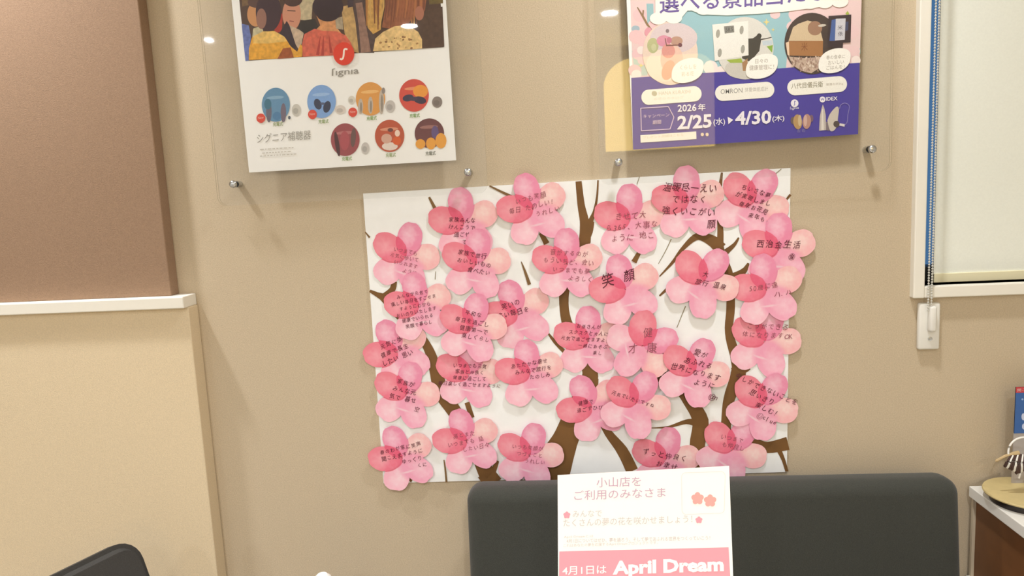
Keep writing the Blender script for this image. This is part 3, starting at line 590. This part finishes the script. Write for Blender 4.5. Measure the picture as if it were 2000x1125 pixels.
def leafb(cx, cy, l1, l2, e1, e2):
    q = Print(plR, 0.0020); P = []
    for k in range(41):
        t = k/40; g = math.pi*t; P.append((cx-32*math.cos(g)*0.98, cy+10-20*t - 24*math.sin(g)**0.8))
    for k in range(1, 40):
        t = k/40; g = math.pi*t; P.append((cx+32*math.cos(g)*0.98, cy-10+20*t + 23*math.sin(g)**0.8))
    q.poly(P, CRM); q.up()
    for s, a, c, h, m in l1: q.text(s, a, c, h, m, 0.004)
    q.build('speech_leaf', tR)
F1 = ink(214, 208, 186); F2 = ink(176, 166, 152)
leafb(1343, 138, [('くらしを', d2(608, 768), d2(790, 755), 9, F1), ('彩る花', d2(625, 842), d2(760, 832), 9, F1)], 0, 0, 0)
leafb(1488, 130, [('日々の', d3(85, 700), d3(225, 690), 9, F2), ('健康管理に！', d3(20, 775), d3(290, 760), 10, F2)], 0, 0, 0)
leafb(1630, 119, [('春の食卓に', d3(865, 655), d3(1070, 640), 8, F2), ('おいしい', d3(885, 712), d3(1060, 700), 8, F2), ('ごはんを！', d3(865, 768), d3(1065, 755), 8, F2)], 0, 0, 0)
def pill(cx, cy, hw, hh, items):
    q = Print(plR, 0.0012); P = []; a = math.radians(-4.3)
    for k in range(37):
        g = math.radians(-90+10*k); sx = hw-hh if k <= 18 else -(hw-hh)
        x, y = sx+hh*math.cos(g), -hh*math.sin(g); P.append((cx+x*math.cos(a)-y*math.sin(a), cy+x*math.sin(a)+y*math.cos(a)))
    q.poly(P, ink(246, 242, 230)); q.up()
    for s, aa, bb, h, m in items: q.text(s, aa, bb, h, m, 0.004)
    return q
q = pill(1311.5, 186.5, 59, 15, [('HANA KURASHI', d4(500, 270), d4(965, 240), 7, F1), ('お花のカタログ', d4(430, 345), d4(860, 320), 5, ink(226, 220, 200))])
q.ell(*d4(435, 245), 5.5, 5, ink(190, 184, 160), 30, 14); q.build('caption_plate', tR)
q = pill(1454.5, 178.5, 58, 15.5, [('OMRON', d4(1405, 255), d4(1725, 232), 9.5, ink(150, 146, 140)), ('体重体組成計', d5(-40, 225), d5(300, 208), 9, ink(190, 184, 172))]); q.build('caption_plate', tR)
q = pill(1596, 167.5, 58.5, 15.5, [('八代目儀兵衛', d5(640, 180), d5(1105, 150), 11.5, ink(128, 118, 84)), ('厳選お米2kg', d5(1150, 138), d5(1400, 122), 6, ink(196, 186, 168))]); q.build('caption_plate', tR)
WHT = ink(242, 236, 240); q = Print(plR, 0.0014)
A = [d4(235, 460), d4(640, 435), d4(722, 590), d4(665, 765), d4(245, 790)]
for k in range(5): q.line([A[k], A[(k+1) % 5]], 1.5, ink(222, 200, 224))
PK = ink(214, 190, 214); q.text('キャンペーン', d4(275, 610), d4(655, 585), 7.5, PK, 0.004); q.text('期間', d4(410, 698), d4(535, 690), 8, PK, 0.01)
q.text('2026', d4(775, 515), d4(1052, 500), 14, WHT, 0.02); q.text('年', d4(1075, 500), d4(1185, 494), 14, WHT, 0.016)
q.text('2/25', d4(772, 775), d4(1275, 745), 27, WHT, 0.03); q.text('(水)', d4(1300, 725), d4(1472, 716), 16, WHT, 0.014)
q.poly([d4(1508, 585), d4(1590, 630), d4(1520, 695)], WHT); q.text('4/30', d4(1620, 710), d5(348, 690), 27, WHT, 0.03); q.text('(木)', d5(362, 672), d5(540, 660), 14, WHT, 0.014)
q.build('campaign_dates', tR)
q = Print(plR, 0.0012); q.poly([d4(230, 855), d4(1048, 800), d4(1052, 912), d4(235, 965)], ink(246, 242, 230)); q.up(); q.text('プレゼント詳細はこちら', d4(270, 910), d4(860, 868), 5, ink(214, 208, 180))
for X in (1138, 1208): q.ell(*d4(X, 845), 3.2, 3.4, ink(236, 214, 190), 0, 12)
q.build('note_strip', tR)
q = Print(plR, 0.0012); q.ell(*d5(690, 388), 7.4, 7.6, WHT); q.up(); q.line(smooth_path([d5(705, 360), d5(690, 362), d5(690, 410), d5(676, 416)]), 1.5, ink(120, 110, 180)); q.text('ſıgnıa', d5(625, 492), d5(752, 480), 7, WHT); q.build('round_logo', tR)
q = Print(plR, 0.0012); q.ell(*d5(1098, 332), 5.6, 5.8, WHT); q.up(); q.text('W', d5(1072, 352), d5(1124, 350), 5, ink(90, 80, 160), 0.02); q.text('IDEX', d5(1150, 352), d5(1318, 342), 7.2, WHT, 0.02); q.build('wordmark', tR)
q = Print(plR, 0.0012); q.ell(*d5(665, 640), 4.5, 7, ink(110, 92, 84)); q.ell(*d5(935, 610), 4, 7, ink(120, 92, 110)); q.up(); q.ell(*d5(735, 660), 8.6, 14.5, ink(182, 146, 96), -4); q.ell(*d5(868, 655), 8.2, 14.5, ink(184, 140, 124), 4); q.up(); q.ell(*d5(765, 640), 3.6, 11, ink(206, 182, 140)); q.ell(*d5(848, 640), 3.4, 11, ink(210, 174, 160)); q.text('左 右', d5(725, 815), d5(845, 808), 6, ink(150, 140, 180)); q.build('aid_picture', tR)
q = Print(plR, 0.0012); q.poly([d5(1048, 790), d5(1060, 580), d5(1085, 460), d5(1103, 405), d5(1125, 460), d5(1146, 560), d5(1150, 780)], ink(196, 186, 176)); q.poly([d5(1150, 660), d5(1175, 660), d5(1200, 790), d5(1150, 780)], ink(130, 116, 120)); q.poly(smooth_path([d5(1170, 640), d5(1210, 540), d5(1300, 440), d5(1338, 470), d5(1325, 600), d5(1310, 720), d5(1260, 790), d5(1205, 780), d5(1170, 640)]), ink(206, 196, 182)); q.up()
q.line([d5(1100, 470), d5(1098, 560), d5(1100, 780)], [1.5, 3, 5], ink(226, 218, 208)); q.ell(*d5(1303, 692), 6, 6.4, ink(84, 72, 66)); q.poly([d5(1350, 680), d5(1430, 695), d5(1420, 730), d5(1345, 715)], ink(226, 218, 216)); q.line(smooth_path([d5(1345, 470), d5(1370, 410), d5(1430, 385), d5(1490, 430), d5(1470, 560), d5(1460, 660), d5(1420, 710)]), 1.3, ink(140, 130, 190)); q.build('aid_picture', tR)

# ---------------------------------------------------------------- roller blind in the window
bl = thing('roller_blind', (1.6, 0.03, wz0), 'cream roller blind drawn down in the white window, with bead chain', 'blind')
BLY = 0.030; bx0 = at(1823, 540, BLY).x; bz = at(1900, 549, BLY).z
M_BLIND = mat('blind_fabric', (245, 247, 236), 0.8, noise=0.02, nscale=350)
b = MB(); b.box((bx0, BLY, bz+0.012), (wx1-0.01, BLY+0.0015, wz1-0.045), M_BLIND); b.build('fabric', bl)
b = MB(); b.box((bx0, BLY-0.003, bz), (wx1-0.01, BLY+0.004, bz+0.018), mat('blind_hem', (252, 244, 206), 0.6), 0.001); b.build('hem_bar', bl)
b = MB(); b.tube([(wx0+.004, BLY+.012, wz1-.03), (wx1-.004, BLY+.012, wz1-.03)], 0.022, M_WHITE, 16); b.build('roller_tube', bl, True)
cy_ = -0.022; c0 = at(1813, 586, cy_); b = MB(); bm = bmesh.new(); bmesh.ops.create_icosphere(bm, subdivisions=1, radius=0.0022)
iv = [v.co.copy() for v in bm.verts]; jf = [[v.index for v in f.verts] for f in bm.faces]; bm.free()
zz = c0.z-0.02; n = 0
while zz < wz1-.02:
    for dx in (0.0, 0.006): b.add([v + Vector((c0.x+dx, cy_, zz+dx*0.4)) for v in iv], jf, mat('chain_beads', (206, 204, 194), 0.35))
    zz += 0.0052
b.tube([(c0.x, cy_, c0.z-.02), (c0.x, cy_, wz1-.02)], 0.0006, M_WHITE, 5); b.tube([(c0.x+.006, cy_, c0.z-.02), (c0.x+.006, cy_, wz1-.02)], 0.0006, M_WHITE, 5)
b.build('bead_chain', bl)
h0, h1 = at(1790, 682, -0.004), at(1834, 590, -0.004)
b = MB(); b.box((h0.x, -0.012, h0.z), (h1.x, 0, h1.z), M_WHITE, 0.004, 3); ch = b.build('chain_holder', bl, True)
cx_ = (h0.x+h1.x)/2
b = MB(); b.box((cx_-.006, -0.026, h1.z-.055), (cx_+.008, -0.011, h1.z-.004), M_WHITE, 0.005, 3); b.build('pulley_cover', ch, True)
b = MB(); b.lathe([(0.004, 0.011), (0.004, 0.014), (0.002, 0.0145)], M_STEEL, (cx_+.001, 0, h0.z+.022), 'Y', 14); b.build('screw', ch, True)

# ---------------------------------------------------------------- sofa below the board
sx0, sx1 = at(905, 960, -0.13).x, at(1875, 950, -0.10).x; stz = at(1200, 936, -0.055).z + 0.004
so = thing('sofa', ((sx0+sx1)/2, -0.35, 0), 'charcoal grey fabric sofa with a plain straight back below the blossom board', 'sofa')
R = Matrix.Translation((0, -0.10, 0.36)) @ Matrix.Rotation(math.radians(-6), 4, 'X') @ Matrix.Translation((0, 0.10, -0.36))
b = MB(); b.box((sx0, -0.165, 0.30), (sx1, -0.085, stz), M_FAB, 0.030, 6, R); b.build('backrest', so, True)
b = MB(); b.box((sx0, -0.64, 0.29), (sx1, -0.19, 0.42), M_FAB, 0.03, 4); b.build('seat', so, True)
b = MB(); b.box((sx0+.01, -0.62, 0.14), (sx1-.01, -0.10, 0.29), M_FAB, 0.012, 2); b.build('base', so, True)
for x in (sx0+.07, sx1-.07):
    for y in (-.57, -.15):
        b = MB(); b.lathe([(0.016, 0.0), (0.022, 0.14)], mat('dark_wood_leg', (66, 44, 30), 0.4), (x, y, 0), n=16); b.build('leg', so, True)

# ---------------------------------------------------------------- chair, lower left
cA = at_z(257, 1054, 0.84); fdir = Vector((0.92, -0.38, 0)).normalized(); wdir = Vector((-0.38, -0.92, 0)).normalized()
chr_ = thing('dining_chair', (cA.x+0.25, cA.y-0.3, 0), 'dark grey upholstered chair with rounded backrest in the lower left corner', 'chair')
def cm(u, w_, z): return Vector((cA.x, cA.y, 0)) + fdir*u + wdir*w_ + Vector((0, 0, z))
MC = Matrix(((fdir.x, wdir.x, 0, cA.x), (fdir.y, wdir.y, 0, cA.y), (0, 0, 1, 0), (0, 0, 0, 1)))
M_CH = mat('dark_chair_fabric', (60, 58, 54), 0.85, noise=0.15, nscale=600, bump=0.3, bscale=700)
b = MB(); bm = bmesh.new(); ring = [(x, y) for x, y in rrect(0.0, 0.44, 0.0, 0.42, 0.045, 6)]; nR = len(ring)
fv = [bm.verts.new((0.022, x-0.012, z)) for x, z in ring]; bv = [bm.verts.new((-0.022, x-0.012, z)) for x, z in ring]
bm.faces.new(fv); bm.faces.new(bv[::-1])
for i in range(nR): bm.faces.new((fv[i], bv[i], bv[(i+1) % nR], fv[(i+1) % nR]))
bmesh.ops.recalc_face_normals(bm, faces=bm.faces); bmesh.ops.bevel(bm, geom=[e for e in bm.edges if e.calc_face_angle(0) > 1.2], offset=0.014, segments=3, affect='EDGES')
b.bm(bm, M_CH, MC @ Matrix.Translation((0.13, 0, 0.445)) @ Matrix.Rotation(math.radians(-20), 4, 'Y')); b.build('backrest', chr_, True)
b = MB(); b.box((0.10, 0.0, 0.40), (0.52, 0.42, 0.46), M_CH, 0.022, 4, MC); b.build('seat', chr_, True)
for u, w_ in ((0.14, 0.04), (0.48, 0.04), (0.14, 0.38), (0.48, 0.38)):
    b = MB(); b.tube([cm(u, w_, 0.41), cm(u+(0.02 if u > .3 else -0.03), w_, 0.0)], [0.014, 0.010], M_BLACK, 10); b.build('leg', chr_, True)
for w_ in (0.08, 0.34):
    b = MB(); b.tube([cm(0.12, w_, 0.41), cm(0.08, w_, 0.56)], 0.009, M_BLACK, 8); b.build('back_support', chr_, True)

# ---------------------------------------------------------------- table and pink card in front
TZ = 0.742
tb = thing('table', (0.55, -0.72, 0), 'pale square table in front of the sofa carrying the pink card', 'table')
M_TT = mat('table_top_cream', (226, 214, 190), 0.5, noise=0.03, nscale=30)
b = MB(); b.box((-0.02, -1.06, TZ-.028), (1.02, -0.44, TZ), M_TT, 0.004, 2); b.build('table_top', tb)
b = MB(); b.lathe([(0.03, 0.02), (0.03, TZ-.028)], M_STEEL, (0.5, -0.78, 0), n=24); b.build('pedestal', tb, True)
b = MB(); b.lathe([(0.24, 0.0), (0.24, 0.012), (0.04, 0.025)], M_STEEL, (0.5, -0.78, 0), n=40); b.build('foot_plate', tb, True)
tilt, yw = math.radians(16.0), math.radians(-4.5)
nS = Vector((math.sin(yw)*math.cos(tilt), -math.cos(yw)*math.cos(tilt), math.sin(tilt)))
o1 = at(1089, 928, CAM.y+0.925); plS = Plane(o1, nS)
TLc, TRc = plS.p(1089, 928), plS.p(1424, 910); xs = (TRc-TLc); wS = xs.length; xs.normalize(); zs = ((TLc-plS.p(1090, 1125)).normalized() + (TRc-plS.p(1432, 1125)).normalized()).normalized()
hS = wS*1.414; BLc, BRc = TLc-zs*hS, TRc-zs*hS
cdr = thing('table_card', ((BLc+BRc)/2).to_tuple()[:2] + (TZ,), 'laminated pink and white card with Japanese text leaning back on the table', 'sign')
M_CARD = mat('laminated_card', (246, 242, 236), 0.35, coat=1.0)
M_CARD.node_tree.nodes['Principled BSDF'].inputs['Coat Roughness'].default_value = 0.06
b = MB(); v0 = [TLc, TRc, BRc, BLc]; v1 = [v-nS*0.0012 for v in v0]
b.add(v0+v1, [[3, 2, 1, 0], [4, 5, 6, 7], [0, 1, 5, 4], [1, 2, 6, 5], [2, 3, 7, 6], [3, 0, 4, 7]], M_CARD); b.build('sheet', cdr)
ACR = mat('stand_white_plastic', (236, 234, 228), 0.35)
mid = (BLc+BRc)/2
b = MB(); b.add([BLc-nS*.0015+zs*.14, BRc-nS*.0015+zs*.14, BRc-nS*.0015-zs*.004, BLc-nS*.0015-zs*.004, BLc-nS*.005+zs*.14, BRc-nS*.005+zs*.14, BRc-nS*.005-zs*.004, BLc-nS*.005-zs*.004],
          [[0, 1, 2, 3], [7, 6, 5, 4], [0, 4, 5, 1], [1, 5, 6, 2], [2, 6, 7, 3], [3, 7, 4, 0]], ACR); b.build('back_plate', cdr)
b = MB(); b.box((mid.x-.09, mid.y-.03, TZ), (mid.x+.09, mid.y+.10, TZ+.012), ACR, 0.002); b.box((mid.x-.09, mid.y-.02, TZ+.012), (mid.x+.09, mid.y+.02, mid.z), ACR); b.build('stand_foot', cdr)
def e5(x, y): return (880+x*0.3, 880+y*0.3)
def card_ink(n, c): return mat('card_'+n, c, 0.4, coat=1.0)
MAU = card_ink('mauve', (198, 160, 178)); GRY = card_ink('grey', (206, 196, 190)); PNK = card_ink('pink', (246, 152, 164)); COR = card_ink('coral', (244, 160, 152)); CWH = card_ink('white', (250, 240, 238)); LIN = card_ink('line', (240, 214, 208)); TIN = card_ink('tiny', (198, 186, 182))
q = Print(plS, 0.0002)
q.poly([e5(708, 657), e5(1810, 630), e5(1822, 817+20), e5(1850, 1320), e5(705, 1320), e5(706, 817)], PNK); q.build('pink_band', cdr)
def blossom5(q, x, y, r, m, rot=0):
    P = []
    for k in range(50):
        g = 2*math.pi*k/50; rr = r*(0.74+0.26*abs(math.cos(2.5*g+math.pi/2*0)))
        P.append((x+rr*math.cos(g+rot-math.pi/2), y+rr*math.sin(g+rot-math.pi/2)))
    q.poly(P, m)
q = Print(plS, 0.0004)
q.text('小山店を', e5(950, 240), e5(1240, 232), 19, MAU); q.text('ご利用のみなさま', e5(805, 325), e5(1400, 303), 19, MAU)
q.text('みんなで', e5(795, 435), e5(985, 430), 13, GRY); q.text('たくさんの夢の花を咲かせましょう！', e5(735, 497), e5(1575, 470), 15, GRY)
q.text('April Dreamとは', e5(738, 574), e5(930, 568), 6, GRY); q.text('4月1日についてはぜひ、夢を語ろう。そして夢であふれる世界をつくっていこう！', e5(755, 602), e5(1690, 582), 8, TIN); q.text('これはあなたの夢を応援するApril Dreamプロジェクトです。', e5(735, 632), e5(1350, 612), 7, GRY)
q.build('lettering', cdr)
for x, y, r in ((1608, 312, 12.5), (1690, 327, 12.5), (757, 420, 7), (1617, 452, 7)):
    q = Print(plS, 0.0004); blossom5(q, *e5(x, y), r, COR if r > 9 else PNK); q.build('printed_blossom', cdr)
q = Print(plS, 0.0003); P = []
for cx, cy, a in ((1760, 165, -90), (1755, 380, 0), (1535, 388, 90), (1532, 172, 180)):
    for k in range(7): g = math.radians(a+15*k); P.append(e5(cx+28*math.cos(g), cy+28*math.sin(g)))
q.line(P+[P[0]], 0.9, LIN); q.build('rounded_frame', cdr)
q = Print(plS, 0.0006); q.text('4月1日は', e5(728, 812), e5(1015, 803), 17, CWH, 0.012); q.text('April Dream', e5(1055, 835), e5(1780, 812), 35, CWH, 0.045); q.build('band_lettering', cdr)

# white-capped bottle whose top just shows at the bottom edge
bt = at(629, 1121.5, -0.62); bo = thing('bottle', (bt.x, -0.62, TZ), 'white round-topped bottle on the table at the bottom photo edge', 'bottle')
hb = bt.z-TZ
b = MB(); b.lathe([(0.028, 0.0), (0.030, 0.004), (0.030, hb*.62), (0.024, hb*.74), (0.012, hb*.8)], mat('bottle_body', (226, 226, 220), 0.3), (bt.x, -0.62, TZ)); b.build('body', bo, True)
b = MB(); b.lathe([(0.013, hb*.8), (0.0135, hb*.93), (0.011, hb*.98), (0.006, hb)], M_WHITE, (bt.x, -0.62, TZ)); b.build('cap', bo, True)

# ---------------------------------------------------------------- side cabinet on the right and what stands on it
k0 = at(1894, 950, -0.015); kx = k0.x; kz = k0.z
cb = thing('side_cabinet', (kx+0.2, -0.3, 0), 'white topped open cabinet with brown wood inside, right of the sofa', 'cabinet')
M_WOOD = mat('brown_wood', (122, 78, 44), 0.45, noise=0.2, nscale=9)
D0 = -0.62
b = MB(); b.box((kx, D0, kz-.022), (kx+.42, -0.012, kz), M_WHITE, 0.0015); b.build('top', cb)
lz = kz-0.022-0.168
for z0, z1, nm in ((lz-.02, lz, 'shelf'), (0.04, 0.06, 'bottom_board')):
    b = MB(); b.box((kx, D0, z0), (kx+.42, -0.012, z1), M_WHITE, 0.0015); b.build(nm, cb)
b = MB(); b.box((kx+.006, -0.018, 0.06), (kx+.42, -0.012, kz-.022), mat('cabinet_edge_band', (206, 190, 164), 0.5)); b.build('end_panel', cb)
b = MB(); b.box((kx+.006, D0, 0.06), (kx+.42, D0+.02, kz-.022), M_WHITE); b.build('end_panel', cb)
b = MB(); b.box((kx+.012, D0+.02, lz), (kx+.027, -0.018, kz-.022), M_WOOD); b.box((kx+.012, D0+.02, 0.06), (kx+.027, -0.018, lz-.02), M_WOOD); b.build('wood_panel', cb)
b = MB(); b.box((kx+.03, D0+.02, 0.0), (kx+.4, -0.05, 0.04), M_BLACK); b.build('plinth', cb)
dc = Vector((1.252, -0.092, kz)); st = thing('display_stand', (dc.x, dc.y, kz), 'round beige display stand with white wire ring and dark striped cords on the cabinet', 'display stand')
b = MB(); b.lathe([(0.062, 0.0), (0.064, 0.015)], mat('black_lacquer', (36, 28, 26), 0.35), (dc.x, dc.y, kz), n=48); b.build('base', st, True)
b = MB(); b.lathe([(0.073, 0.0152), (0.074, 0.0175), (0.073, 0.020)], mat('beige_disc', (206, 186, 132), 0.5, noise=0.06, nscale=40), (dc.x, dc.y, kz), n=56); b.build('disc', st, True)
yc = dc.y-0.005; wc = at(2000, 888, yc)
b = MB(); b.tube([(wc.x+.02, yc+.004, kz+.02), (wc.x+.02, yc+.004, wc.z+.005)], 0.004, mat('dark_post', (60, 44, 38), 0.4), 10); b.build('post', st, True)
b = MB(); b.tube([wc + Vector((0.028*math.cos(2*math.pi*k/40), 0.004*math.sin(2*math.pi*k/40), 0.028*math.sin(2*math.pi*k/40)+.004)) for k in range(40)], 0.0017, M_WHITE, 8, True); b.build('wire_ring', st, True)
DK = mat('dark_cord', (70, 48, 42), 0.6)
for k in range(9):
    a0 = at(1976+k*3.0, 886+abs(k-4)*0.6, yc); e0 = at(1962+k*4.6, 912+k*2.2 if k < 5 else 926-(k-5)*2, yc-.004)
    m_ = a0.lerp(e0, 0.5)+Vector((-0.004, -0.006, 0.002)); b = MB(); b.tube(smooth_path([a0, m_, e0], 5), [0.0022]*6+[0.003]*4+[0.0014], M_WHITE if k % 3 == 1 else DK, 7); b.build('cord', st, True)
b = MB(); b.tube(smooth_path([at(1990, 884, yc), at(1966, 890, yc), at(1944, 901, yc)]), [0.004]*4+[0.003]*4+[0.0025]*4+[0.0006], mat('beige_plume', (190, 164, 120), 0.6), 8); b.build('plume', st, True)
b = MB(); b.tube(smooth_path([at(2000, 916, yc-.004), at(1993, 924, yc-.004), at(1990, 934, yc-.004)]), 0.0016, M_WHITE, 7); b.build('cord', st, True)
ly = -0.05; l0 = at(1984, 756, ly); l1 = at(1979, 860, ly)
lf = thing('leaflet', (l0.x+.05, ly, kz), 'blue leaflet with red top band standing behind the round stand on the cabinet', 'leaflet')
def lbox(z0, z1, m, name, dy=0.0, x0=0.0, x1=0.105):
    b = MB(); b.box((l0.x+x0, ly-.0006-dy, z0), (l0.x+x1, ly+.002-dy*0.9, z1), m); return b.build(name, lf)
zt = l0.z; zr = at(1982, 767, ly).z; zg = at(1980, 846, ly).z
lbox(kz, zt, mat('leaflet_grey', (178, 170, 164), 0.5), 'sheet'); lbox(zr, zt, mat('leaflet_red', (196, 62, 66), 0.5), 'red_band', 0.001); lbox(zg, zr, mat('leaflet_blue', (52, 96, 160), 0.5), 'blue_panel', 0.001)
q = Print(Plane((0, ly-.0020, 0), (0, -1, 0)), 0.0); q.text('聞こえの相談', (1987, 765), (2040, 762), 6, ink(232, 190, 190)); q.ell(1997, 780, 2, 2, ink(150, 180, 220), 0, 10); q.ell(1999, 814, 4, 7, ink(200, 206, 226), 0, 14); q.ell(2000, 833, 4, 6, ink(190, 200, 226), 0, 14); q.build('lettering', lf)

# ---------------------------------------------------------------- lightbox on the rear wall, seen mirrored in the right poster holder
b = MB(); P = [(x, z) for x, z in rrect(0.735, 1.62, 1.68, 2.42, 0.03, 2)]
P = [(1.62, 1.68)] + [(1.62-.14+.14*math.cos(math.radians(g)), 2.42-.14+.14*math.sin(math.radians(g))) for g in range(0, 91, 15)] + [(0.735+.26+.26*math.cos(math.radians(g)), 2.42-.22+.22*math.sin(math.radians(g))) for g in range(90, 181, 10)] + [(0.735, 1.68)]
lbx = thing('wall_lightbox', (1.18, RY, 1.68), 'cream yellow lightbox with rounded top on the white rear wall', 'lightbox')
slab(b, P, RY+0.001, RY+0.05, M_WHITE, M_WHITE); b.build('case', lbx)
b = MB(); slab(b, [(1.1775+(x-1.1775)*.97, 2.05+(z-2.05)*.97) for x, z in P], RY+0.05, RY+0.053, mat('lightbox_face', (246, 226, 160), 0.5, emit=(252, 214, 120), estr=5.0), M_WHITE); b.build('lit_face', lbx)
